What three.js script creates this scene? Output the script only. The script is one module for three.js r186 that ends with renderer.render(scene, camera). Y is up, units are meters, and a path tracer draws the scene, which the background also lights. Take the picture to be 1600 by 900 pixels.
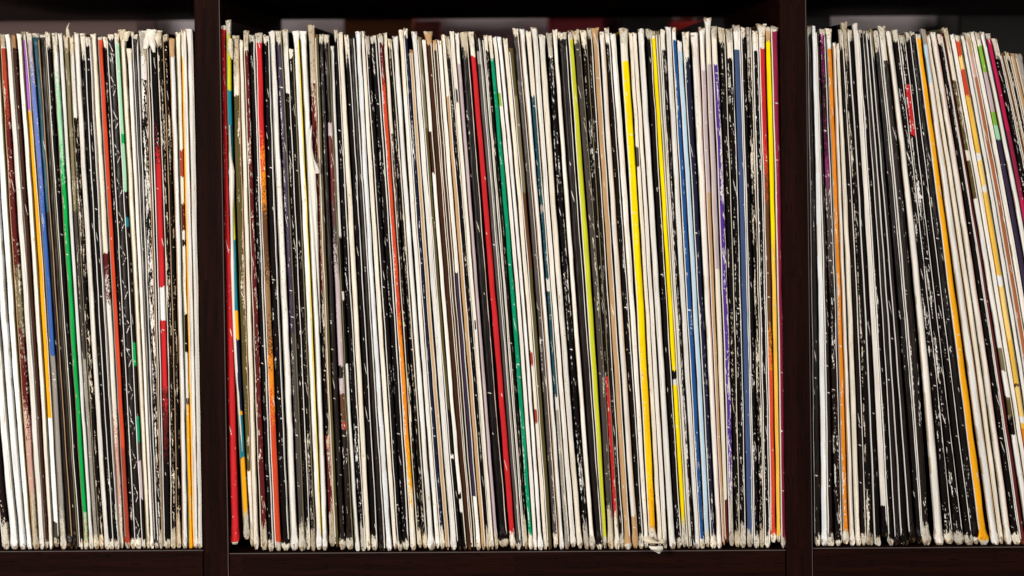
import * as THREE from 'three';
import { RectAreaLightUniformsLib } from 'three/addons/lights/RectAreaLightUniformsLib.js';
import { mergeGeometries } from 'three/addons/utils/BufferGeometryUtils.js';

// ---------- camera, lamps, exposure ----------
const S = 0.000391;                 // metres on the shelf's front plane per photograph pixel
const D = 1.45;                     // distance of the lens from the shelf's front plane
const HORIZON = 150;                // the lens stands level with the upper part of the records
const ROLL = 0.0062;
const EYE = new THREE.Vector3(0, 0.2782, D);
const scene = new THREE.Scene();
scene.background = new THREE.Color(0x030202);
const camera = new THREE.PerspectiveCamera(2 * Math.atan(750 * S / D) * 180 / Math.PI, 16 / 9, 0.05, 20);
camera.position.copy(EYE);
camera.rotation.z = -ROLL;
camera.setViewOffset(2666.667, 1500, 533.333, 600, 1600, 900);
camera.focus = D + 0.004;
camera.userData.fStop = 4.5;
camera.updateProjectionMatrix();
const renderer = new THREE.WebGLRenderer({ antialias: true });
renderer.setSize(1024, 576);
renderer.toneMapping = THREE.LinearToneMapping;
renderer.toneMappingExposure = 1;
renderer.shadowMap.enabled = true;
RectAreaLightUniformsLib.init();

function softbox(label, pos, target, w, h, power, tint) {
  const g = new THREE.Group(); g.name = 'softbox_lamp';
  g.position.set(...pos); g.lookAt(new THREE.Vector3(...target)); scene.add(g);
  g.userData = { label, category: 'lamp' };
  const shell = new THREE.Mesh(new THREE.CylinderGeometry(Math.hypot(w, h) / 2, 0.08, 0.25, 4, 1, true, Math.PI / 4), new THREE.MeshStandardMaterial({ color: 0x0a0a0a, roughness: 0.9, side: THREE.DoubleSide }));
  shell.name = 'shade'; shell.rotation.x = Math.PI / 2; shell.position.z = -0.13; shell.castShadow = true; g.add(shell);
  const face = new THREE.Mesh(new THREE.PlaneGeometry(w, h), new THREE.MeshStandardMaterial({ color: 0x222222, emissive: tint, emissiveIntensity: 0.6 }));
  face.name = 'diffuser'; g.add(face);
  const l = new THREE.RectAreaLight(tint, power, w, h);
  l.position.copy(g.position).addScaledVector(new THREE.Vector3(...target).sub(g.position).normalize(), 0.01); l.lookAt(new THREE.Vector3(...target)); scene.add(l);
}
softbox('white fabric softbox lamp lighting the records from the front left', [-0.58, 0.33, 1.18], [-0.16, 0.14, 0], 0.28, 0.36, 58, 0xfffaf4);
softbox('white fabric softbox lamp lighting the records from the front right', [0.66, 0.36, 1.3], [0.12, 0.16, 0], 0.28, 0.36, 27, 0xfff8f0);

// ---------- helpers ----------
// point of a pixel of the photograph on the upright plane at depth z
function at(px, py, z = 0) {
  const k = (D - z) / D * S, u = (px - 800) * k, v = (HORIZON - py) * k;
  return new THREE.Vector3(EYE.x + u * Math.cos(ROLL) + v * Math.sin(ROLL), EYE.y - u * Math.sin(ROLL) + v * Math.cos(ROLL), z);
}
function hash(a, b, c = 0) { let h = Math.imul(a | 0, 374761393) ^ Math.imul(b | 0, 668265263) ^ Math.imul(c | 0, 2147483647 - 58); h = Math.imul(h ^ (h >>> 13), 1274126177); h ^= h >>> 16; return (h >>> 0) / 4294967296; }
function noise(x, y, s) {
  const xi = Math.floor(x), yi = Math.floor(y), fx = x - xi, fy = y - yi, ux = fx * fx * (3 - 2 * fx), uy = fy * fy * (3 - 2 * fy);
  const a = hash(xi, yi, s), b = hash(xi + 1, yi, s), c = hash(xi, yi + 1, s), d = hash(xi + 1, yi + 1, s);
  return a + (b - a) * ux + (c - a) * uy + (a - b - c + d) * ux * uy;
}
const names = {};
function numbered(n) { const k = names[n] = (names[n] ?? -1) + 1; return k ? n + '_' + String(k).padStart(3, '0') : n; }
function mesh(name, geo, mat, parent) { const m = new THREE.Mesh(geo, mat); m.name = name; m.castShadow = m.receiveShadow = true; parent.add(m); return m; }
function gridGeometry(rows, uvRows) {       // rows of points -> one smooth sheet
  const n = rows[0].length, pos = [], uv = [], idx = [];
  rows.forEach((r, j) => r.forEach((p, i) => { pos.push(p.x, p.y, p.z); uv.push(...(uvRows ? uvRows[j][i] : [i / (n - 1), j / (rows.length - 1)])); }));
  for (let j = 0; j + 1 < rows.length; j++) for (let i = 0; i + 1 < n; i++) { const a = j * n + i; idx.push(a, a + n, a + 1, a + 1, a + n, a + n + 1); }
  const g = new THREE.BufferGeometry();
  g.setAttribute('position', new THREE.Float32BufferAttribute(pos, 3)); g.setAttribute('uv', new THREE.Float32BufferAttribute(uv, 2)); g.setIndex(idx); g.computeVertexNormals();
  return g;
}

// ---------- shelf ----------
function woodTexture(vertical) {
  const n = 512, d = new Uint8Array(n * n * 4), b = new Uint8Array(n * n * 4);
  for (let y = 0; y < n; y++) for (let x = 0; x < n; x++) {
    const a = vertical ? x : y, l = vertical ? y : x;
    const w = noise(l / 60, a / 30, 9) * 6;
    let t = noise((a + w) / 9, l / 160, 1) * 0.5 + noise((a + w) / 3, l / 90, 2) * 0.3 + noise(a / 1.3, l / 30, 3) * 0.2;
    const pore = noise(a / 1.2, l / 26, 4) > 0.83 ? 0.55 : 1;
    const k = (y * n + x) * 4, f = (0.55 + 0.9 * t) * pore;
    d[k] = 25 * f; d[k + 1] = 9 * f; d[k + 2] = 6 * f; d[k + 3] = 255;
    b[k] = b[k + 1] = b[k + 2] = 255 * t * pore; b[k + 3] = 255;
  }
  const mk = (arr, srgb) => { const t = new THREE.DataTexture(arr, n, n); t.magFilter = THREE.LinearFilter; t.minFilter = THREE.LinearMipmapLinearFilter; t.generateMipmaps = true; t.wrapS = t.wrapT = THREE.RepeatWrapping; t.repeat.set(6, 6); if (srgb) t.colorSpace = THREE.SRGBColorSpace; t.needsUpdate = true; return t; };
  return new THREE.MeshPhysicalMaterial({ map: mk(d, true), bumpMap: mk(b), bumpScale: 0.00012, roughness: 0.6, specularIntensity: 0.05 });
}
const woodUp = woodTexture(true), woodAlong = woodTexture(false);
const shelf = new THREE.Group(); shelf.name = 'shelving_unit'; scene.add(shelf);
shelf.userData = { label: 'dark brown wood grain shelving unit holding the records in open compartments', category: 'shelf' };
const DEPTH = 0.39;
function board(name, corners, mat, z0 = 0) {       // four front corners, pushed back by the depth of the unit
  const s = new THREE.Shape(corners.map(p => new THREE.Vector2(p.x, p.y)));
  const g = new THREE.ExtrudeGeometry(s, { depth: DEPTH, bevelEnabled: true, bevelSize: 0.0007, bevelThickness: 0.0007, bevelOffset: -0.0007, bevelSegments: 3 });
  g.translate(0, 0, z0 - DEPTH - 0.0007);
  return mesh(name, g, mat, shelf);
}
const yS = 861.6;                                   // front edge of the shelf that carries the records
const lineY = px => at(px, 861.5 + (px < 800 ? 0 : -(px - 800) * 0.0042), 0).y;
const vec = (x, y) => new THREE.Vector2(x, y);
const dl = [at(303, 0), at(318.3, 860), at(357.3, 860), at(343.3, 0)], dr = [at(1218, 0), at(1228.5, 860), at(1270, 860), at(1259.5, 0)];
function post(a, b, c, d) {                         // extend the four corners up and down along their lines
  const f = (p, q, y) => vec(p.x + (q.x - p.x) * (y - p.y) / (q.y - p.y), y);
  return [f(a, b, -0.055), f(d, c, -0.055), f(d, c, 0.36), f(a, b, 0.36)];
}
board('divider', post(...dl), woodUp, 0.0004);
board('divider', post(...dr), woodUp, 0.0004);
const TH = 0.021, TOP = at(800, -4).y;
function span(name, x0, x1, y0, y1, top) {
  const yy = (x, y) => y;
  board(name, [vec(x0, yy(x0, y0)), vec(x1, yy(x1, y0)), vec(x1, yy(x1, y1)), vec(x0, yy(x0, y1))], woodAlong, -0.0003);
}
const edge = (a, b, y) => a.x + (b.x - a.x) * (y - a.y) / (b.y - a.y);
const seats = [];                                   // shelf heights of the three compartments
{
  const xs = [[-0.66, edge(dl[0], dl[1], 0) - 0.0004], [edge(dl[3], dl[2], 0) + 0.0004, edge(dr[0], dr[1], 0) - 0.0004], [edge(dr[3], dr[2], 0) + 0.0004, 0.66]];
  const ys = [at(170, 860.3).y, at(790, 861.8).y, at(1430, 855.2).y];
  const xt = [[-0.66, edge(dl[0], dl[1], TOP) - 0.0004], [edge(dl[3], dl[2], TOP) + 0.0004, edge(dr[0], dr[1], TOP) - 0.0004], [edge(dr[3], dr[2], TOP) + 0.0004, 0.66]];
  for (let k = 0; k < 3; k++) { seats.push(ys[k]); span('shelf_board', xs[k][0], xs[k][1], ys[k] - TH, ys[k]); span('shelf_board', xt[k][0], xt[k][1], TOP, TOP + TH); }
  const worn = new THREE.MeshStandardMaterial({ color: 0x4d4340, roughness: 0.7 });
  const edging = (x0, y0, x1, y1) => { const l = Math.hypot(x1 - x0, y1 - y0), e = new THREE.CylinderGeometry(0.00032, 0.00032, l, 8); e.rotateZ(Math.atan2(y1 - y0, x1 - x0) - Math.PI / 2); e.translate((x0 + x1) / 2, (y0 + y1) / 2, 0); return e; };
  for (let k = 0; k < 3; k++) { const e = edging(xs[k][0], ys[k] - 0.0004, xs[k][1], ys[k] - 0.0004); e.translate(0, 0, -0.0006); mesh('worn_edge', e, worn, shelf); }
  for (const [a, b] of [[dl[3], dl[2]], [dr[3], dr[2]]]) { const e = edging(edge(a, b, -0.05) - 0.0004, -0.05, edge(a, b, 0.35) - 0.0004, 0.35); e.translate(0, 0, 0.0001); mesh('worn_edge', e, worn, shelf); }
  const out = (x0, x1) => board('divider', [vec(x0, -0.055), vec(x1, -0.055), vec(x1, 0.36), vec(x0, 0.36)], woodUp, 0.0004);
  out(-0.677, -0.6605); out(0.6605, 0.677);
}

// ---------- what stands behind the open unit ----------
const wall = mesh('wall', new THREE.BoxGeometry(2.2, 1.6, 0.05), new THREE.MeshStandardMaterial({ color: 0xf0e2e7, roughness: 0.9 }), scene);
wall.position.set(0, 0.35, -0.66); wall.userData = { kind: 'structure' };
function behind(name, label, category, x0, x1, y0, z, color) {
  const a = at(x0, y0, z), b = at(x1, y0, z);
  const h = a.y + 0.06, w = b.x - a.x;
  const g = new THREE.Group(); g.name = numbered(name); g.position.set((a.x + b.x) / 2, -0.06, z - 0.06); scene.add(g);
  g.userData = { label, category };
  const mat = new THREE.MeshStandardMaterial({ color, roughness: 0.6 });
  const s = new THREE.Shape([vec(-w / 2, 0), vec(w / 2, 0), vec(w / 2, h), vec(-w / 2, h)]);
  const e = new THREE.ExtrudeGeometry(s, { depth: 0.1, bevelEnabled: true, bevelSize: 0.002, bevelThickness: 0.002, bevelOffset: -0.002, bevelSegments: 2 });
  e.translate(0, 0, -0.05); mesh('body', e, mat, g);
  const lid = new THREE.BoxGeometry(w * 0.98, 0.004, 0.1); lid.translate(0, h + 0.002, 0); mesh('lid', lid, mat, g);
}
behind('storage_box', 'blurred grey brown box behind the left half of the left compartment', 'box', -120, 214, 25, -0.52, 0x866660);
behind('storage_box', 'blurred dark brown box behind the middle compartment, beside the pale gap', 'box', 536, 644, 20, -0.52, 0xb06436);
behind('storage_box', 'blurred dark red box behind the middle compartment, right of the pale wall', 'box', 858, 944, 18, -0.52, 0xb42836);
behind('storage_box', 'blurred black box behind the right end of the middle compartment', 'box', 968, 1052, 20, -0.56, 0x0c0706);
behind('storage_box', 'blurred small bright red box behind the middle compartment, right end', 'box', 1052, 1102, 40, -0.52, 0xd82018);
behind('storage_box', 'blurred black box behind the second divider', 'box', 1104, 1300, 20, -0.52, 0x080505);
behind('storage_box', 'blurred black box behind the right end of the right compartment', 'box', 1500, 1760, 15, -0.52, 0x0a0605);
behind('storage_box', 'blurred narrow reddish box behind the middle compartment, left of the pale wall', 'box', 646, 688, 40, -0.56, 0xb86a66);

// ---------- the records ----------
const PAL = { W: 0xeae6df, V: 0xeeefee, C: 0xe1d8c7, T: 0xb8946a, t: 0x97734e, K: 0x0e0908, k: 0x1a110e, B: 0x3a2014, b: 0x5c3b22, G: 0x958f87, g: 0x453e3b, O: 0x544b2a, o: 0x7a7052, R: 0xbc2529, r: 0xa03c2a, N: 0x571a1a, X: 0xc64527, Y: 0xf0d400, A: 0xeca414, E: 0x0aa04a, e: 0x078a60, p: 0x9ccfa8, P: 0x4f2c86, D: 0x352a40, U: 0x1f4c86, u: 0x6478bc, a: 0xf4c40e, j: 0x3a60aa, x: 0x8c2868, S: 0x3f5075, s: 0xb2cbdc, M: 0x8a2440, m: 0xb8a6aa, Q: 0x177482, q: 0x1d4450, L: 0xbdbf2a, H: 0xdc8220, Z: 0x1b1d33, F: 0xb02048, I: 0xa2623f, i: 0xc59b8e, J: 0xa565bb, y: 0xf0cc7a, h: 0xe7b84a, f: 0x7fae3c };
// one row per record: x at three heights of the spine, relative width, top, foot, look, colours from top to foot ('K<300 R' = black down to 300, then red), wear
// wear: w0-9 rubbed print (wl, wr on one side), l / r pale fold beside the spine, t / b worn-through ends, g laminated, c yellowed paper, f flare, '*' landmark
const LEFT = [
  [-42, -24, 5, 1, 54, 857, 'scuffed black', 'k', 'w4 b40'],
  [-29, -12, 17, 1.1, 54, 857, 'plain white', 'V', 'r'],
  [-15, 2.5, 31, 1.1, 55, 858, 'plain white', 'V', ''],
  [-3, 15, 41.5, 1, 54, 858, 'plain white', 'V', 'c'],
  [9.5, 28, 52, 1, 54, 857, 'mottled dark red and cream', 'W<75 r~170 N~420 o~520 N~650 i', 'w5 t20 b90 c'],
  [17, 39, 62, 1, 54, 857, 'plain white', 'W', 'r'],
  [26, 47, 70, 0.8, 55, 855, 'dark brown', 't<75 B', 'w2 b10'],
  [36, 56, 77, 0.9, 53, 856, 'plain white', 'W', 'c'],
  [43.5, 65, 85.5, 0.8, 50, 853, '*orange and purple', 'J<172 A<652 V<815 g', 't12 b12'],
  [52, 75.5, 97, 1, 51, 857, '*periwinkle blue', 'm~110 u~290 j<555 G', 'w3 t12 b60'],
  [62, 83, 106, 1, 53, 857, 'dark teal fading to dark grey', 'q<330 k', 't6 g'],
  [71.5, 91, 115, 1, 54, 858, 'plain dark brown', 'k', 'g t4'],
  [80, 100, 124, 1, 51, 858, 'black', 'K', 'w2 l t24 b14'],
  [90, 109, 131.5, 1.2, 52, 858, '*bright green', 'W~130 p~265 E<800 p~825 T', 'w3 t30 b10 wl'],
  [99, 117.5, 139.5, 1, 52, 858, 'plain white', 'W', ''],
  [107, 124, 147, 0.9, 55, 857, 'olive grey', 'o<330 g<560 G', 'w5 t20 b20 c'],
  [115.5, 132, 155, 1, 55, 856, 'black with crumbled white flecks', 'W<185 K', 'w6 t30 b20 c'],
  [124, 142, 164, 1.1, 51, 859, 'white with a tan edge', 'W', 'l c'],
  [133, 150, 171, 0.8, 52, 859, 'black', 'K', 'w3 r t40 b14'],
  [141, 157, 179, 0.8, 57, 859, 'black', 'K', 'w3 r t14 b14'],
  [150.5, 168, 187, 1.1, 53, 855, 'cream with a brown stain', 'C<395 N~450 W~620 C~660 i~800 C', 'w4 c'],
  [161, 178, 197, 0.95, 58, 856, '*orange red', 'X<700 r', 't4 b8'],
  [169, 186, 206, 0.8, 58, 857, 'black', 'K', 'w4 r t18 b16'],
  [178, 195.5, 214, 1.1, 53, 857, 'dark grey with white zigzag marks', 'k', 'zz w2 t8 b14 g'],
  [187, 204, 222, 0.8, 53, 857, 'patchy green and black', 'p<210 E<225 p<300 k<340 Q<355 k<535 E<570 k<650 e<690 g<720 m<780 k', 'w3 t14 b14'],
  [196, 212, 229.5, 1, 46, 857, 'torn tan', 'C', 'w3 c t20 b30 f2'],
  [205, 220, 235.5, 0.9, 76, 857, 'greyish white', 'C<95 W', 'c'],
  [214, 227, 242, 0.9, 53, 856, 'dark grey', 'k', 'l r g t6 b8'],
  [226, 236, 250, 1.1, 48, 857, 'black with a shredded white spine', 'W<125 K', 'w9 t50 b30'],
  [235, 245, 254.5, 0.6, 49, 857, 'thin black', 'K', 'l r'],
  [243, 253, 261, 1, 47, 857, '*torn red', 'C<70 K~230 R<448 V<500 R~620 N~700 K', 'w2 t24 b14'],
  [252, 263.5, 271, 0.9, 50, 857, 'black with white flecks', 'C<72 K', 'w6 t10 b30 c'],
  [261, 271, 278.5, 0.8, 54, 857, 'black with cream scuffs', 'K', 'w5 wr b50 c t10'],
  [271, 281, 289, 1, 60, 857, 'cream and white', 'T<90 V', 'c'],
  [281, 288.5, 297, 0.9, 51, 857, 'mottled cream and dark red', 'C<235 r<275 C<318 N<360 W<376 K<384 C<490 K<550 W<622 D<632 A', 'w4 c'],
  [286.5, 293.5, 301.5, 0.5, 47, 857, '*thin yellow', 'C<90 A', 't20 c'],
  [291, 298.5, 306, 0.8, 46, 857, 'white with a pale fold', 'W', 'l'],
  [297.5, 305, 311.5, 0.9, 46, 858, 'pale grey', 'W', 'r c'],
];
const MIDDLE = [
  [349.8, 357, 366, 1.1, 41, 849, '*bright red', 'R', 'w4 t6 b3 f1.6'],
  [358, 367, 385, 0.8, 31, 841, 'torn teal and yellow', 'L<142 Q<255 L<375 Q<485 A<530 Z<642 A<648 Q<715 A', 't22 b50 v'],
  [370, 378, 392, 1.1, 56, 852, 'cream over flaking olive', 'C<150 O<735 W', 'w6 t60 c wr b30'],
  [379.5, 388, 398, 0.7, 62, 857, 'narrow cream', 'C', 'l'],
  [387, 398, 411.8, 1, 49, 857.5, 'dark red with pale flecks', 'C<80 N', 'w6 t30 b40 c l'],
  [395.5, 406, 420.5, 0.8, 55, 860, 'black', 'K', 'w3 r t10 b16'],
  [407, 418, 432.6, 1, 52, 859, '*red and brown', 'C<66 R~245 H~310 b~430 t~520 b~560 H~640 X', 'w1 t14 b14 l'],
  [418, 428, 443.5, 0.9, 55, 858, 'black', 'K', 'w3 r t14 b10'],
  [430, 444, 459, 1.15, 49, 858, 'plain white', 'W', 'c f1.5'],
  [439, 454, 470, 1.1, 48, 859, '*dark violet', 'C<65 D<520 g', 'w4 t20 b40 wl g'],
  [449, 463, 479, 0.9, 47, 857, 'black with a long white top', 'W<145 K', 'w4 t30 b40 r f1.4'],
  [457.5, 472, 487, 0.8, 76, 860, 'black with white flecks', 'C<90 K', 'w5 b30 c'],
  [466.5, 481, 497, 1.1, 48, 857, '*white and yellow edged', 'W', 'ry c f1.6'],
  [477, 491.5, 505, 1.1, 48, 858, 'white with a long torn flap', 'V', 'f1.5'],
  [490, 502, 517.6, 0.9, 40, 852, 'torn dark red and white', 'C<130 N<460 K<680 r<700 N', 'w7 wr t90 b50 c'],
  [498, 509, 524, 0.7, 54, 853, 'olive', 'O', 'w1 g'],
  [505, 517, 533, 1, 54, 857, 'glossy dark brown', 'k', 'w3 g t12 b14'],
  [513, 527, 543.5, 1.1, 54, 857, 'brown and blue grey', 'k<192 m<212 N~330 g~400 m<570 K<590 m<615 b<660 r<670 k', 'w4 t14 b16 g'],
  [521.5, 534.6, 555, 0.7, 73, 862, 'narrow white and black', 'W<370 K<455 W<469 K<568 W', ''],
  [528.5, 543, 564, 0.9, 46, 861, 'black with white scuffs', 'K', 'w5 t16 b40 r'],
  [536.5, 554.4, 573, 1, 50, 858, '*tan edged cream', 'C', 'l c'],
  [546, 563, 582, 0.9, 54, 858, 'black with a white scuffed top', 'K', 'w3 t42 b20 r'],
  [554, 573, 594, 0.9, 55, 860, 'black', 'k', 'w1 r g'],
  [564, 581, 604.5, 1.15, 49, 859, 'clean white', 'V', ''],
  [572, 590, 614, 0.9, 49, 856, 'cream', 'C', 'l'],
  [579, 600, 621.5, 0.9, 56, 860, 'black', 'K', 'w4 t30 l b12'],
  [588, 609, 630, 0.9, 56, 857, 'black', 'K', 'w4 t12 r b12 wl'],
  [600, 620.5, 643.5, 1, 53, 858, '*mottled red and orange', 'C<66 N~130 X~470 R~500 H~700 A~770 C', 'w5 t14 wl l'],
  [607.5, 628, 652, 0.9, 51, 854, 'tan over flaking black', 'C<210 g<350 K', 'w7 wl c b30'],
  [613.5, 635.5, 660, 0.8, 61, 855, 'black with white specks', 'K', 'w6 t14 b20 c'],
  [623, 644, 670, 1.1, 57, 858, 'pinkish white', 'V', ''],
  [632, 653, 680, 0.9, 47, 855, 'greyish cream', 'C<150 W', 'r c'],
  [639, 660.5, 687, 0.8, 45, 856, 'black with white flecks', 'Z', 'w5 t14 b30'],
  [646, 667, 695, 0.7, 78, 858, 'tan edged', 'T', 'l r c'],
  [653, 677, 704, 1.1, 50, 858, 'plain white', 'V', 'f1.5'],
  [661, 684, 714, 0.9, 57, 858, 'olive brown', 'o<200 O<640 k<710 W<716 K', 'w1'],
  [667.5, 690.5, 720, 0.7, 63, 860, 'white with a brown stretch', 'W<205 B<270 W<770 K<780 W<800 K', 'r c'],
  [675, 698.6, 729, 0.9, 49, 858, '*chocolate brown', 'T<70 B', 'r t4 f1.9 c'],
  [684.5, 708, 736, 0.7, 63, 858, 'tan edged brown', 'T<80 B<640 k', 'l r c'],
  [691.5, 714.6, 743, 0.9, 63, 860, 'white with a dark purple stretch', 'W<425 D<775 V', 'b14'],
  [698.5, 723, 751.5, 0.9, 55, 857, 'greyish tan', 'C<150 T', 'r'],
  [705, 731, 759, 0.9, 56, 858, 'black with a torn white foot', 'k<115 K<628 K', 'w4 t30 b34 r c'],
  [712.5, 737, 764.5, 0.8, 50, 857, 'cream with dark creases', 'C<140 g<160 C<500 K<515 C', 'l r w3 f1.4'],
  [720, 743.5, 771, 0.9, 52, 856, 'mauve grey', 'W<100 m', 'w2 b24 c'],
  [730, 753, 782, 1.35, 50, 853, 'wide black in creased plastic', 'K', 't34 w1 r b10 g c'],
  [743.5, 769.4, 797.5, 1, 49, 855, '*scarlet', 'C<88 R', 'w1 t24 b24'],
  [752, 777.5, 806, 0.8, 55, 858, 'steel grey', 'K<80 G<100 g', 'g b8'],
  [758.5, 784.5, 812, 0.7, 58, 857, 'black', 'K', 'l r g'],
  [765.5, 791, 818, 0.8, 55, 856, 'black with cream scuffs', 'C<80 K', 'w6 c l b50'],
  [773, 799.6, 826, 1, 55, 858, '*emerald green', 'W<90 e', 'w5 wl t36 b22'],
  [780, 807, 832, 0.9, 58, 858, 'greyish white', 'W<145 f<165 W', 'r'],
  [787, 814.5, 840.5, 0.9, 58, 859, 'white', 'V', ''],
  [796, 822, 848, 0.8, 60, 858, 'cream with dark red flecks', 'C<500 C<550 r<570 C<640 r<660 C', 'w2 r c'],
  [804.5, 830, 855.5, 0.9, 76, 857, 'olive brown', 'O<150 o<300 b<420 O', 'l'],
  [813, 839, 864.5, 1, 45, 854, 'dark grey in creased plastic', 'g', 'w4 t10 b20 g r'],
  [823, 848, 874, 1.05, 45, 858, 'clean white', 'V', ''],
  [832, 856, 882, 0.9, 48, 857, 'grey blotched', 'C<150 q<320 G<332 q<435 W<455 q<620 W<640 G', 'w4 c'],
  [841, 863, 891, 1, 43, 853, 'white with a tan fold', 'W', 'r f1.4'],
  [852, 874, 901.5, 1.1, 54, 855, 'cream', 'W<95 C<430 W<690 C', 'l c'],
  [864, 885, 912, 1, 51, 857, 'black with crackled white print', 'C<90 K', 'w7 t36 b40'],
  [872.5, 895, 921.5, 1, 46, 857, 'plain white', 'C<64 W', 'b20'],
  [883, 904.5, 932, 1.1, 50, 857, 'black', 'k', 'r t10 b6 g'],
  [898, 919.6, 942, 0.78, 49, 855, '*lemon yellow', 'W<58 L', 't12 b16 l'],
  [906.5, 931, 952, 1, 47, 856, 'dark grey', 'g', 'w4 wr b50 c t20'],
  [918, 938.8, 961, 0.8, 47, 857, 'black with a red lower half', 'C<68 K<588 R', 'w5 t30 b50'],
  [926.5, 945.5, 968, 0.7, 45, 856, 'narrow black', 'k', 'w4 r t16 b20'],
  [934.5, 954.5, 976.5, 1.05, 43, 858, 'light brown', 'T', 'w2 r b8 f1.7'],
  [945.7, 965, 989, 1, 49, 855, 'white with a tan foot', 'W<806 T', ''],
  [954, 975, 998.6, 0.9, 44, 857, 'black with white specks', 'W<68 K', 'w4 r t14 b22'],
  [962.7, 984, 1006, 0.95, 52, 854, 'white', 'W', 'r c'],
  [980.5, 999, 1017, 1.5, 45, 851, '*broad yellow', 'C<95 Y~560 a~775 A', 'w3 wl t24 b24 f1.3'],
  [990, 1008, 1028, 0.8, 52, 852, 'cream flecked black', 'C<230 g<260 C', 'w5 r wl c'],
  [997, 1016, 1036, 0.8, 51, 855, 'cream and white', 'C<260 W', 'l b24'],
  [1007, 1026, 1048, 1.1, 46, 857, 'off white', 'W', 'l'],
  [1017.5, 1035.4, 1057, 0.9, 46, 855, 'black', 'K', 'w3 r t14 b12'],
  [1026, 1045, 1066.6, 0.75, 48, 853, '*narrow yellow', 'C<58 Y<578 K<592 W<602 Y', 't8 b40 w1'],
  [1032.5, 1051.5, 1073, 0.6, 49, 857, 'tan edged', 'o', 'l r'],
  [1040, 1057, 1079, 0.8, 47, 857, 'black with grey scuffs', 'C<78 k', 'w6 l'],
  [1048.6, 1065, 1086, 1, 42, 857, 'plain white', 'W', 'r c f1.3'],
  [1058, 1075, 1094, 0.9, 43, 857, '*royal blue', 'W<62 U', 'w4 t8 b14 l'],
  [1065.6, 1084.5, 1103, 0.8, 64, 853, 'pale blue', 'W<80 s', 'l b24'],
  [1076, 1093, 1112, 0.9, 50, 857, 'navy flecked white', 'W<88 Z', 'w5 t40 b22 l'],
  [1089, 1104, 1121.5, 1.1, 51, 856, 'white with a peach edge', 'W', 'rt'],
  [1100, 1112.5, 1128.5, 0.8, 43, 850, 'cream and grey', 'W<80 C<95 W<110 m<300 T', 'l w3 f1.5'],
  [1110, 1121.5, 1134, 0.8, 28, 846, 'tall cream', 'W<56 C<100 m<420 C<780 N', 'l c f1.7 v'],
  [1120, 1132.7, 1142, 1, 41, 851, '*purple and white', 'C<102 P', 'w8 wr l t20 b70'],
  [1130.5, 1142, 1151, 0.9, 44, 853, 'black with white flecks', 'C<66 K', 'w5 r t20 b24 c'],
  [1142.5, 1152.5, 1160, 0.9, 45, 854, 'black with white cracks', 'C<90 K', 'w6 t20 b40 r'],
  [1153.5, 1162.5, 1171, 1.1, 39, 853, '*slate blue', 'W<78 S', 'w1 t10 b26 r'],
  [1164, 1173, 1181, 0.9, 43, 856, 'black', 'C<55 K', 'w4 l t14 b22'],
  [1172, 1181, 1189.5, 0.8, 43, 855, 'black with a grey flaking spine', 'G<90 K', 'w8 r c b30'],
  [1182.5, 1191, 1198.5, 0.9, 48, 855, 'black with white cracks', 'W<80 K', 'w6 l t24 b24 r'],
  [1192.5, 1201, 1208, 1, 37, 846, '*vermilion and brown', 'C<75 R~240 X~285 b~530 H~570 X', 'w2 t26 b12 l f2'],
  [1202, 1209, 1216, 0.8, 42, 845, 'golden yellow', 'T<64 Y~380 h', 't6 b10'],
  [1212, 1219.5, 1224, 1, 41, 855, '*maroon', 'W<48 M', 'w2 t6 b16 l'],
];
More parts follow.
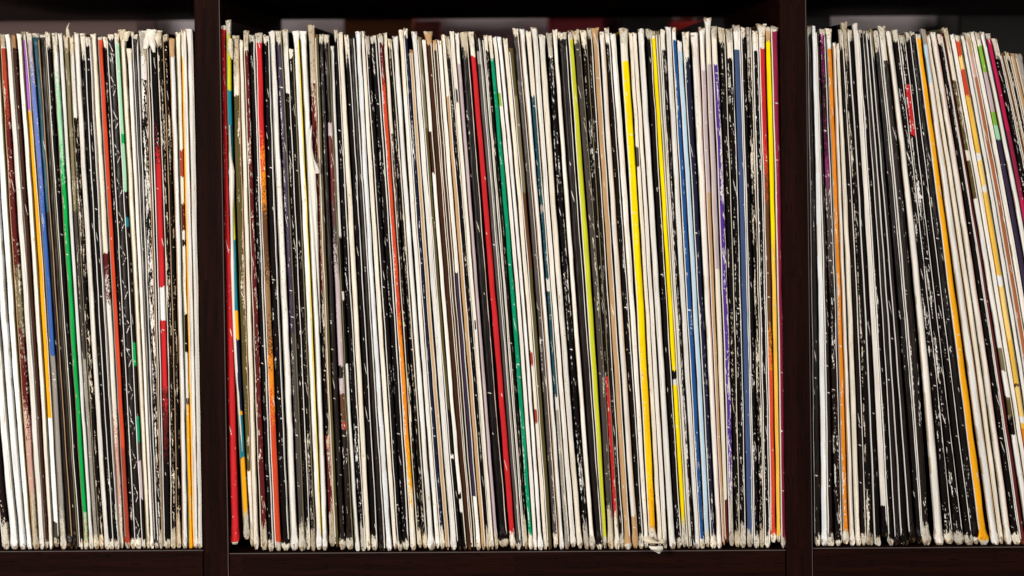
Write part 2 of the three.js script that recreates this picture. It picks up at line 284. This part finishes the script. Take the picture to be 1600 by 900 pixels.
const RIGHT = [
  [1265.5, 1272, 1277, 1, 40, 852, 'dark grey in plastic', 'k', 'w3 l t14 b16 g'],
  [1274, 1281, 1286.5, 1, 40, 853, '*clean white', 'V', 'r'],
  [1280.5, 1290, 1297, 0.8, 46, 855, 'black in plastic', 'k', 'w3 l g b20'],
  [1287, 1298.5, 1309, 1, 44, 851, 'magenta mottled black', 'x~70 k~100 x~116 k~185 x~198 k~240 x~285 g~440 k', 'w5 r t10 b8'],
  [1298.5, 1310.5, 1320, 0.85, 44, 848, '*tangerine orange', 'W<76 H', 'w5 wl t20 b20 f1.4'],
  [1306.5, 1317, 1330, 0.8, 67, 853, 'white', 'W', ''],
  [1312.5, 1327, 1339, 1, 67, 852, 'greyish cream', 'C<200 C', 'l w1 c'],
  [1318.5, 1334, 1347.5, 0.8, 46, 851, 'dark brown', 'k', 'w2 t30 b16 r'],
  [1325.5, 1344, 1357.5, 0.9, 35, 853, 'black with flaking cream spine', 'W<70 K', 'w6 t60 c b20 wl f1.8'],
  [1334, 1352.5, 1369.5, 0.9, 46, 854, 'black', 'K', 'w2 l t18 b14'],
  [1342, 1360.5, 1380, 0.95, 37, 838, 'white', 'W<790 K', 'r f1.3'],
  [1350, 1370, 1390, 0.9, 47, 852, 'black', 'K', 'w4 l t6 b10 wl'],
  [1356.5, 1378, 1399, 0.9, 47, 853, 'black', 'k', 'l g t5'],
  [1362.5, 1386.5, 1410, 0.9, 48, 853, 'black', 'K', 'w1 l t12'],
  [1368.5, 1394.5, 1423, 0.9, 46, 846, 'greyish brown', 'o<90 k', 'l g'],
  [1376, 1404, 1432.5, 0.9, 48, 848, 'black', 'K', 'w2 r t30 g'],
  [1388, 1417.5, 1443.6, 1, 41, 850, 'grey in creased plastic', 'C<95 k', 'w4 t20 l b30 g f1.5'],
  [1398.6, 1433, 1464, 1, 49, 851, '*silvery white', 'W', ''],
  [1408, 1442.5, 1478, 1, 46, 848, 'black with white flecks', 'C<64 K', 'w5 t20 r b20'],
  [1418, 1453, 1493, 1, 54, 849, 'torn black with a short red stretch', 'K<132 R<212 K<305 W<310 K', 'w6 t14 r b20 wl'],
  [1428, 1464, 1508, 0.9, 51, 851, 'black', 'K', 'w3 r t14 b16'],
  [1435.5, 1474, 1518, 0.9, 50, 848, 'black with a long white tear', 'K', 'w4 t4 b10 g'],
  [1445, 1485, 1530, 1, 53, 850, '*amber yellow', 'W<60 A', 'w2 t6 b8 l wl'],
  [1455, 1498, 1548, 1.1, 46, 851, 'bluish white', 'G<70 s<130 V', 'f1.4'],
  [1462.5, 1510, 1558, 0.9, 55, 848, 'cream', 'C', 'l c'],
  [1471, 1519, 1568.5, 0.95, 51, 849, 'white', 'W', 'rt'],
  [1481, 1530, 1581, 0.9, 54, 849, 'black with white flecks', 'K', 'w4 r t16 b16'],
  [1486.5, 1537.5, 1591, 0.6, 52, 850, 'narrow dark red', 'N', 'l g'],
  [1492.5, 1545.5, 1602, 1, 43, 850, 'olive and white', 'C<125 O<235 C<250 O<310 W<545 o<580 W<620 O<650 K<680 W', 'w4 t40 c'],
  [1501.5, 1554, 1610, 0.9, 53, 850, 'plain white', 'W', 'r'],
  [1509.5, 1563, 1618, 1.1, 55, 850, '*yellow and tan blocked', 'W<62 X<88 y<110 X<150 h<240 V<250 y<290 W<300 h<430 V<447 y<530 h<600 b<604 y<650 V<660 h<668 H', 't8'],
  [1518, 1572, 1627, 0.9, 56, 850, 'clean white', 'V', ''],
  [1527, 1582, 1637, 1, 50, 850, 'terracotta', 'T<85 i<120 I', 'w2 t10 l r f1.6'],
  [1535.5, 1592, 1647, 0.95, 50, 850, 'off white', 'W', 'r'],
  [1543, 1600, 1656, 1, 51, 850, 'lilac and green blocked', 'C<72 f<112 m<175 f<195 p<218 D', 'w1 t10'],
  [1552, 1611, 1667, 0.95, 50, 850, 'white with a teal edge', 'W', 'rq'],
  [1560, 1620, 1678, 0.95, 52, 850, '*crimson', 'i<60 F<205 M<310 F', 'w1 t8'],
  [1569.5, 1631, 1690, 1, 60, 850, 'black with a white fold', 'K', 'w4 t26 r'],
  [1577.5, 1640, 1700, 0.8, 82, 850, 'short brown', 'b', 'l w3 r c'],
  [1584.5, 1648, 1709, 0.8, 82, 850, 'short black', 'K', 'l r w4 t10 c'],
  [1592.5, 1656, 1718, 0.8, 83, 850, 'short tan', 'T', 'l w3 c'],
  [1601, 1665, 1727, 0.9, 84, 850, 'short pale grey', 'G', 'l w3 c'],
];
const yT = 134, yM = 440, yB = 795;
const lag = (r, y) => r[0] * (y - yM) * (y - yB) / ((yT - yM) * (yT - yB)) + r[1] * (y - yT) * (y - yB) / ((yM - yT) * (yM - yB)) + r[2] * (y - yT) * (y - yM) / ((yB - yT) * (yB - yM));

// strips of printed, worn card: one column of a sheet for each spine
const STRIP = 24, TALL = 1024, PER = 85;
const sheets = [];
function rgb(c) { return [(c >> 16) & 255, (c >> 8) & 255, c & 255]; }
function paint(id, r) {
  const sheet = Math.floor(id / PER), col = id % PER;
  if (!sheets[sheet]) sheets[sheet] = { data: new Uint8Array(2048 * TALL * 4).fill(255), tex: null };
  const data = sheets[sheet].data, o = r.opt, y0 = r.row[4], y1 = r.row[5];
  const segs = r.row[7].split(' ').map(s => { const [k, e] = s.split(/[<~]/), t = 0.9 + 0.1 * hash(id, 91), q = hash(id, 92) - 0.5; return ['WV'.includes(k) ? rgb(PAL[k]).map((v, j) => v * t * (1 + q * [0.025, 0, -0.03][j])) : rgb(PAL[k]), e ? +e : 1e9, k, s.includes('~')]; });
  const paper = o.c ? [229, 218, 199] : [238, 234, 227];
  const lightBase = 'WVC'.includes(segs[segs.length - 1][2]);
  const ticks = [];                                    // scratches across and short scrapes along
  const nT = Math.round((o.w ?? 0) * 3 + (lightBase ? 1 : 2));
  for (let k = 0; k < nT; k++) { const along = hash(id, k, 71) > 0.35; ticks.push([y0 + hash(id, k, 72) * (y1 - y0), hash(id, k, 73), along ? 0.07 : 0.15 + 0.35 * hash(id, k, 74), along ? 1.5 + 9 * hash(id, k, 75) ** 3 : 0.9]); }
  for (let j = 0; j < TALL; j++) {
    const y = y1 + (y0 - y1) * j / (TALL - 1);          // row 0 is the foot
    for (let i = 0; i < STRIP; i++) {
      const u = Math.min(1, Math.max(0, (i - 2) / (STRIP - 5))), e = Math.abs(2 * u - 1);
      const ys = y + (noise(u * 5, y / 4, id + 7) - 0.5) * 5;
      const yr = y + (noise(u * 10, y / 1.6, id + 14) + 0.5 * noise(u * 3, y / 14, id + 15) - 0.75) * 90;
      let c = segs.find(s => (s[3] ? yr : ys) < s[1])[0].slice();
      const dark = c[0] + c[1] + c[2] < 190;
      const grain = hash(i, j, id) - 0.5, soft = noise(u * 3, y / 30, id + 1) - 0.5, streak = noise(u * 9, y / 140, id + 2) - 0.5;
      const f = 1 + grain * 0.07 + soft * 0.10 + streak * 0.12;
      c = c.map(v => v * f + (dark ? Math.max(0, grain) * 10 : 0));
      if (lightBase && e > 0.6 && noise(u * 3, y / 26, id + 16) > 0.6 + 0.1 * grain) c = [c[0] * 0.85, c[1] * 0.81, c[2] * 0.74];      // handling dirt along the edges
      if (lightBase && noise(u * 5, y / 4, id + 3) + 0.3 * noise(1, y / 60, id + 11) > (lightBase && !o.c ? 1.2 : 1.12)) c = [c[0] * 0.9, c[1] * 0.84, c[2] * 0.72];           // foxing and grime
      let n = noise(u * 8, y / 13, id + 4) * 0.46 + noise(u * 13, y / 2.6, id + 5) * 0.34 + noise(u * 3, y / 50, id + 6) * 0.42;
      let bias = 0.10 * e;
      if (o.wl) bias = 0.22 * (1 - 2 * u); if (o.wr) bias = 0.22 * (2 * u - 1);
      const where = noise(0.5, y / 90, id + 8);
      let worn = o.w && n + bias > 1.215 - 0.05 * o.w - 0.16 * where;
      const end = Math.max(o.t ? 1 - (y - y0) / o.t : -9, o.b ? 1 - (y1 - y) / o.b : -9);
      const crushed = end + (n - 0.6) * 1.1 > 0;
      if (crushed) worn = true;
      for (const t of ticks) if (Math.abs(y - t[0] - (u - 0.5) * 3) < t[3] && Math.abs(u - t[1] - 0.02 * (y - t[0])) < t[2] * (1 - 0.5 * Math.abs(y - t[0]) / t[3])) worn = !lightBase || worn;
      if (o.zz) { const q = (y + 40) % 53; if (q < 30 && Math.abs(((q * 0.055 * (q < 15 ? 1 : -1) + 3) % 1) - u) < 0.085 && noise(u * 9, y / 2, id + 17) > 0.42) worn = true; }
      if (worn) { const g = (crushed ? 0.78 + 0.2 * hash(id, 95) : 0.92) + grain * 0.16 + soft * 0.2; c = paper.map((v, k) => v * g * (crushed ? [0.96, 0.94, 0.89][k] : 1)); if (noise(u * 5, y / 3, id + 9) > 0.82) c = [c[0] * 0.78, c[1] * 0.71, c[2] * 0.6]; }
      if (noise(u * 4, y / 5, id + 12) > 0.47 + (y1 - y) / 28 || noise(u * 4, y / 4, id + 13) > 0.62 + (y - y0) / 22) { const g = 0.85 + 0.5 * grain; c = [c[0] * 0.45 + 78 * g, c[1] * 0.45 + 58 * g, c[2] * 0.45 + 38 * g]; }   // brown grime on the crushed corners
      const k = ((j) * 2048 + col * STRIP + i) * 4;
      for (let q = 0; q < 3; q++) data[k + q] = Math.max(0, Math.min(255, c[q]));
    }
  }
}
const spineMat = {};
function material(sheet, gloss) {
  const key = sheet + (gloss ? 'g' : 'm');
  if (!spineMat[key]) {
    const s = sheets[sheet];
    if (!s.tex) { s.tex = new THREE.DataTexture(s.data, 2048, TALL); s.tex.colorSpace = THREE.SRGBColorSpace; s.tex.magFilter = s.tex.minFilter = THREE.LinearFilter; s.tex.needsUpdate = true; }
    spineMat[key] = new THREE.MeshPhysicalMaterial({ map: s.tex, roughness: gloss ? 0.36 : 0.6, specularIntensity: gloss ? 0.24 : 0.09 });
  }
  return spineMat[key];
}
const coverMats = {};
const coverMat = c => coverMats[c] ??= new THREE.MeshStandardMaterial({ color: c, roughness: 0.6, side: THREE.DoubleSide });

function parseOpt(s) { const o = {}; for (const t of s.split(' ').filter(Boolean)) { if (t === 'zz') o.zz = 1; else if (t === 'wl' || t === 'wr') o[t] = 1; else if (/^[wtbf][\d.]+$/.test(t)) o[t[0]] = +t.slice(1); else if (t[0] === 'r' || t[0] === 'l') o[t[0]] = t[1] ?? 'C'; else o[t] = 1; } return o; }
const extraFold = r => { if (!r.opt.l && !r.opt.r && hash(r.id, 51) > 0.3) { r.opt[hash(r.id, 52) > 0.5 ? 'l' : 'r'] = 'TGoC'[Math.floor(hash(r.id, 53) * 4)]; } return r; };
const ORD = ['', 'next', 'second', 'third', 'fourth', 'fifth', 'sixth', 'seventh', 'eighth', 'ninth', 'tenth'];
const all = [];
let id = 0;
function shelve(list, side, seat, xMin, xMax) {
  const rec = list.map(row => ({ row, opt: parseOpt(row[8]), id: id++ })).map(extraFold);
  // share of the gap to each neighbour
  const half = (k, y) => {
    const x = lag(list[k], y), w = list[k][3];
    let l = k ? (x - lag(list[k - 1], y)) * w / (w + list[k - 1][3]) : x - xMin(y), r = k + 1 < list.length ? (lag(list[k + 1], y) - x) * w / (w + list[k + 1][3]) : xMax(y) - x;
    l = Math.max(1.5, Math.min(l, 8.5)); r = Math.max(1.5, Math.min(r, 8.5));
    return [l, r];
  };
  const marks = list.map((r, k) => r[6][0] === '*' ? k : -1).filter(k => k >= 0);
  rec.forEach((r, k) => {
    const { row, opt } = r, [, , , w, top, foot] = row, o = opt;
    paint(r.id, r);
    // a record whose foot is seen higher stands further back, wedged between its neighbours
    const z = -0.003 - 0.22 * Math.max(0, Math.min(0.012, D * (709 / (foot - 0.5 - HORIZON) - 1))) - 0.002 * hash(r.id, 5);
    const g = new THREE.Group(); g.name = numbered('record_sleeve');
    const base = at(lag(row, foot), foot, z); g.position.set(base.x, seat, z); scene.add(g);
    const look = row[6].replace('*', '');
    let label;
    if (row[6][0] === '*') label = `${look} record sleeve with its spine out in the ${side} compartment`;
    else {
      const m = marks.reduce((a, b) => Math.abs(b - k) < Math.abs(a - k) ? b : a), d = Math.abs(m - k);
      const way = m < k ? 'right' : 'left', mark = list[m][6].slice(1);
      label = `${look} record sleeve, ${d === 1 ? 'directly' : ORD[d] + ' to the'} ${way} of the ${mark} one`;
      if (label.split(' ').length > 16) label = `${look} sleeve, ${d === 1 ? 'just' : ORD[d]} ${way} of the ${mark} one`;
    }
    if (label.split(' ').length > 16) console.log(label);
    g.userData = { label, category: 'record sleeve', group: `record sleeves standing in the ${side} compartment` };
    r.group = g; r.z = z; r.half = y => half(k, y); all.push(r);
    // spine
    const ys = [];
    for (let i = 0; i <= 10; i++) ys.push(top + 3 * i);
    for (let i = 1; i < 64; i++) ys.push(top + 30 + (foot - top - 66) * i / 64);
    for (let i = 0; i <= 12; i++) ys.push(foot - 36 + 3 * i);
    const rows = [], uvs = [], NA = 13, sheet = Math.floor(r.id / PER), c0 = (r.id % PER) * STRIP;
    const fill = (o.l ? 0.66 : 0.71) * ('WVCT'.includes(row[7].split(' ').pop()) ? 0.97 : 1.07), flare = (o.f ?? 1.15) + 0.22, toLocal = p => { p.x -= base.x; p.y -= seat; p.z -= z; return p; };
    const push = (y, sx, sz, yy) => {
      const [hl, hr] = half(k, y), px = S * (D - z) / D;
      const dT = (y - top), dB = (foot - y);
      const wob = (noise(y / 45, 0.5, r.id + 40) - 0.5) * 1.1 + (noise(y / 11, 2.5, r.id + 41) - 0.5) * 0.5 * (0.4 + Math.exp(-dT / 25) + Math.exp(-dB / 25));
      const x = lag(row, y) + (hr - hl) * 0.28 + wob * Math.min(1, w);
      let h = Math.min((hl + hr) / 2, 8) * fill * (0.92 + 0.16 * noise(y / 30, 7.5, r.id + 42));
      h *= 1 + (flare - 1) * 1.0 * Math.exp(-dT / 13) * (0.8 + 0.5 * noise(y / 5, 1.5, r.id + 43)) + 0.5 * Math.exp(-Math.pow((dB - 8) / 10, 2)) * (0.1 + 1.2 * hash(r.id, 6));
      if (dB < 7) h *= Math.sqrt(Math.max(0.05, 1 - ((7 - dB) / 9.5) ** 2));
      h *= 1 - 0.12 * Math.exp(-Math.pow((dT - 34) / 22, 2)) - 0.08 * Math.exp(-Math.pow((dB - 46) / 20, 2));
      const p = at(x, yy ?? y, z), row_ = [], uv = [], ragged = 0.0018 * Math.exp(-dT / 7);
      for (let a = 0; a < NA; a++) {
        const t = (a / (NA - 1)) * 2 - 1, ang = t * 1.9, s = Math.sin(Math.max(-1.57, Math.min(1.57, ang)));
        const crumple = (noise(t * 4 + 9, y / 5, r.id + 44) - 0.5) * (0.0004 + 0.0013 * Math.exp(-dT / 22) + 0.0024 * Math.exp(-dB / 15));
        const fx = Math.sign(s) * Math.pow(Math.abs(s), 0.82) * (Math.abs(ang) > 1.57 ? 0.9 : 1);
        const fz = Math.abs(ang) > 1.57 ? -(Math.abs(ang) - 1.57) * 0.014 : Math.pow(Math.max(0, Math.cos(ang)), 0.8) * Math.min(h, 7) * px * 0.75;
        const q = new THREE.Vector3(p.x + fx * h * px * sx, p.y + (sz < 1 ? 0 : crumple * 0.4) + ragged * (noise(t * 2.5 + 3, 0.5, r.id + 49) - 0.6), z + fz * sz + crumple);
        if (q.y < seat + 0.0003) q.y = seat + 0.0003;
        row_.push(toLocal(q));
        uv.push([(c0 + 2.5 + Math.min(1, Math.max(0, (fx + 1) / 2)) * (STRIP - 5)) / 2048, (0.5 + (TALL - 1) * (foot - y) / (foot - top)) / TALL]);
      }
      rows.push(row_); uvs.push(uv);
    };
    push(top, 0.3, 0.1, top - 0.4); push(top, 0.85, 0.75, top - 0.3);
    ys.forEach(y => push(y, 1, 1));
    push(foot, 0.9, 0.8, foot + 0.9); push(foot, 0.6, 0.4, foot + 1.5); push(foot, 0.12, 0.02, foot + 1.6);
    rows.reverse(); uvs.reverse();
    mesh('spine', gridGeometry(rows, uvs), material(sheet, o.g), g);
    // the two boards of the cover run back from the spine
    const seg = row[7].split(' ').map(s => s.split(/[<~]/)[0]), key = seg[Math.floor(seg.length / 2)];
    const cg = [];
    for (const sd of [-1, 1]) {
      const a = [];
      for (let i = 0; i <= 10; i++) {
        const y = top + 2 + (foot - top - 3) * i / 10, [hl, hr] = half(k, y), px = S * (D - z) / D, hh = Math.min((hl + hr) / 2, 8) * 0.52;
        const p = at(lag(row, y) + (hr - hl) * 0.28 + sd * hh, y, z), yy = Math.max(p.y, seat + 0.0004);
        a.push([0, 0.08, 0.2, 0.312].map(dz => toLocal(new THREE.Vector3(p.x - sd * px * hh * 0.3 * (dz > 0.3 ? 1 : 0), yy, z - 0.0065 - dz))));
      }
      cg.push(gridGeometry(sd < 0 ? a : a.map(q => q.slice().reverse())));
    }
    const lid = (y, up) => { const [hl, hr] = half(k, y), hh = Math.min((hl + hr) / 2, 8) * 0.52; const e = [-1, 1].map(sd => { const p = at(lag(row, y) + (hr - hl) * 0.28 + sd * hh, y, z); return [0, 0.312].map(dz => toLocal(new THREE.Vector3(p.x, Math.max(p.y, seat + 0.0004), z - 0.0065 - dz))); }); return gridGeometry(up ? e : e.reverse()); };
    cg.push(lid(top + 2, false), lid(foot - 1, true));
    mesh('cover', mergeGeometries(cg), coverMat(o.v ? 0x1a1210 : 'WVCTms'.includes(key) ? [0x2b221d, 0x3a2a22, 0x1d1b1f, 0x4a4038][Math.floor(hash(r.id, 81) * 4)] : PAL[key]), g);  // pale sleeves get dark covers: shade of the gaps put into the colour
    // pale folded edges of the cover beside the spine
    for (const sd of ['l', 'r']) if (o[sd]) {
      const s = sd === 'l' ? -1 : 1, q = [];
      for (let i = 0; i <= 40; i++) {
        const y = top + 5 + (foot - top - 9) * i / 40, [hl, hr] = half(k, y), px = S * (D - z) / D;
        const wob = (noise(y / 45, 0.5, r.id + 40) - 0.5) * 1.1 + (noise(y / 20, 3.5, r.id + 47) - 0.5) * 0.7;
        const h = Math.min((hl + hr) / 2, 8) * fill, x = lag(row, y) + (hr - hl) * 0.28 + wob + s * h * 0.96, t = 0.62 + 0.3 * noise(y / 25, 5.5, r.id + 48);
        const p = at(x, y, z), zf = z + 0.0007 + 0.0004 * noise(y / 30, 6.5, r.id), yy = Math.max(p.y, seat + 0.0004);
        q.push([[-t, -0.006], [-t, -0.0003], [-t * 0.4, 0], [t * 0.4, 0], [t, -0.0003], [t, -0.006]].map(([dx, dz]) => toLocal(new THREE.Vector3(p.x + dx * px, yy, zf + dz))));
      }
      q.reverse();
      const c = o[sd] === 'C' ? (o.c ? PAL.C : PAL.W) : o[sd] === 'y' ? PAL.Y : o[sd] === 't' ? PAL.i : PAL[o[sd]];
      mesh('cover_edge', gridGeometry(q), coverMat(c), g);
    }
  });
}
const lin = (a, b) => y => a + (b - a) * y / 860;
shelve(LEFT, 'left', seats[0], () => -60, lin(304, 318));
shelve(MIDDLE, 'middle', seats[1], lin(343.5, 357.5), lin(1217, 1228));
shelve(RIGHT, 'right', seats[2], lin(1260.5, 1271), () => 1740);

// torn paper hanging from some sleeves
const paperMat = new THREE.MeshStandardMaterial({ color: 0xe2dcd0, roughness: 0.85, side: THREE.DoubleSide });
const creamMat = new THREE.MeshStandardMaterial({ color: 0xd9cdb4, roughness: 0.85, side: THREE.DoubleSide });
function flap(list, i, name, pts, mat, lift = 0.0035) {   // pts: [x, y, half width, lift]
  const r = all.find(a => a.row === list[i]), g = r.group, c = pts.map(p => new THREE.Vector3(p[0], p[1], p[2])), n = 26;
  const curve = new THREE.CatmullRomCurve3(c), rows = [];
  for (let k = 0; k <= n; k++) {
    const p = curve.getPoint(k / n), zz = r.z + lift + 0.0016 * Math.sin(k / n * 5 + i), ln = [];
    for (let a = -4; a <= 4; a++) {
      const t = a / 4, jag = (noise(a * 3, k * 1.7, i + 300) - 0.5) * 0.9 * Math.abs(t);
      const q = at(p.x + t * (p.z + jag), p.y + (noise(k * 2.1, a, i + 310) - 0.5) * 1.2, zz - 0.0012 * t * t + (noise(k / 2, a, i + 320) - 0.5) * 0.0006);
      ln.push(q.sub(g.position));
    }
    rows.push(ln);
  }
  rows.reverse();
  mesh(name, gridGeometry(rows), mat, g);
}
flap(LEFT, 15, 'torn_flap', [[107, 58, 3], [106, 50, 2.8], [105.5, 43, 1.8], [108.5, 36, 0.5]], creamMat);
flap(LEFT, 25, 'torn_flap', [[197, 64, 3], [199, 50, 5], [205, 50, 4], [209, 62, 1.2]], creamMat, 0.002);
flap(LEFT, 28, 'torn_flap', [[229, 48, 8], [231, 58, 7], [227, 76, 4]], paperMat, 0.003);
flap(LEFT, 29, 'torn_flap', [[237, 46, 8], [236, 56, 6], [238, 68, 5], [241, 82, 2]], paperMat, 0.0055);
flap(LEFT, 30, 'torn_flap', [[247, 48, 6.5], [246.5, 58, 5], [245.5, 74, 3]], creamMat, 0.003);
flap(MIDDLE, 1, 'torn_flap', [[360, 60, 3], [360, 78, 4], [362, 88, 2.5], [363, 93, 0.8]], creamMat, 0.004);
flap(MIDDLE, 1, 'torn_strip', [[359, 195, 0.8], [360, 240, 1.8], [362, 272, 4.2], [362, 330, 2.6], [364, 440, 2.7], [369, 560, 2.6], [374, 640, 2.2], [379, 705, 0.6]], paperMat, 0.0028);
flap(MIDDLE, 13, 'torn_flap', [[487, 196, 0.6], [484, 225, 3.8], [487, 262, 5.5], [490, 300, 4.6], [493.5, 360, 3], [499, 470, 1.2], [501, 520, 0.4]], paperMat, 0.0042);
flap(MIDDLE, 13, 'torn_flap', [[490, 248, 0.6], [495, 262, 3.2], [496, 271, 3.6], [491, 268, 1]], paperMat, 0.0058);
flap(MIDDLE, 69, 'torn_flap', [[1009, 838, 4], [1015, 845, 9], [1024, 849, 10], [1033, 846, 5], [1036, 842, 1]], creamMat, 0.009);
flap(MIDDLE, 69, 'torn_flap', [[1024, 853, 11], [1026, 857, 10], [1028, 861, 6], [1030, 865, 1.5]], paperMat, 0.0215);

renderer.render(scene, camera);
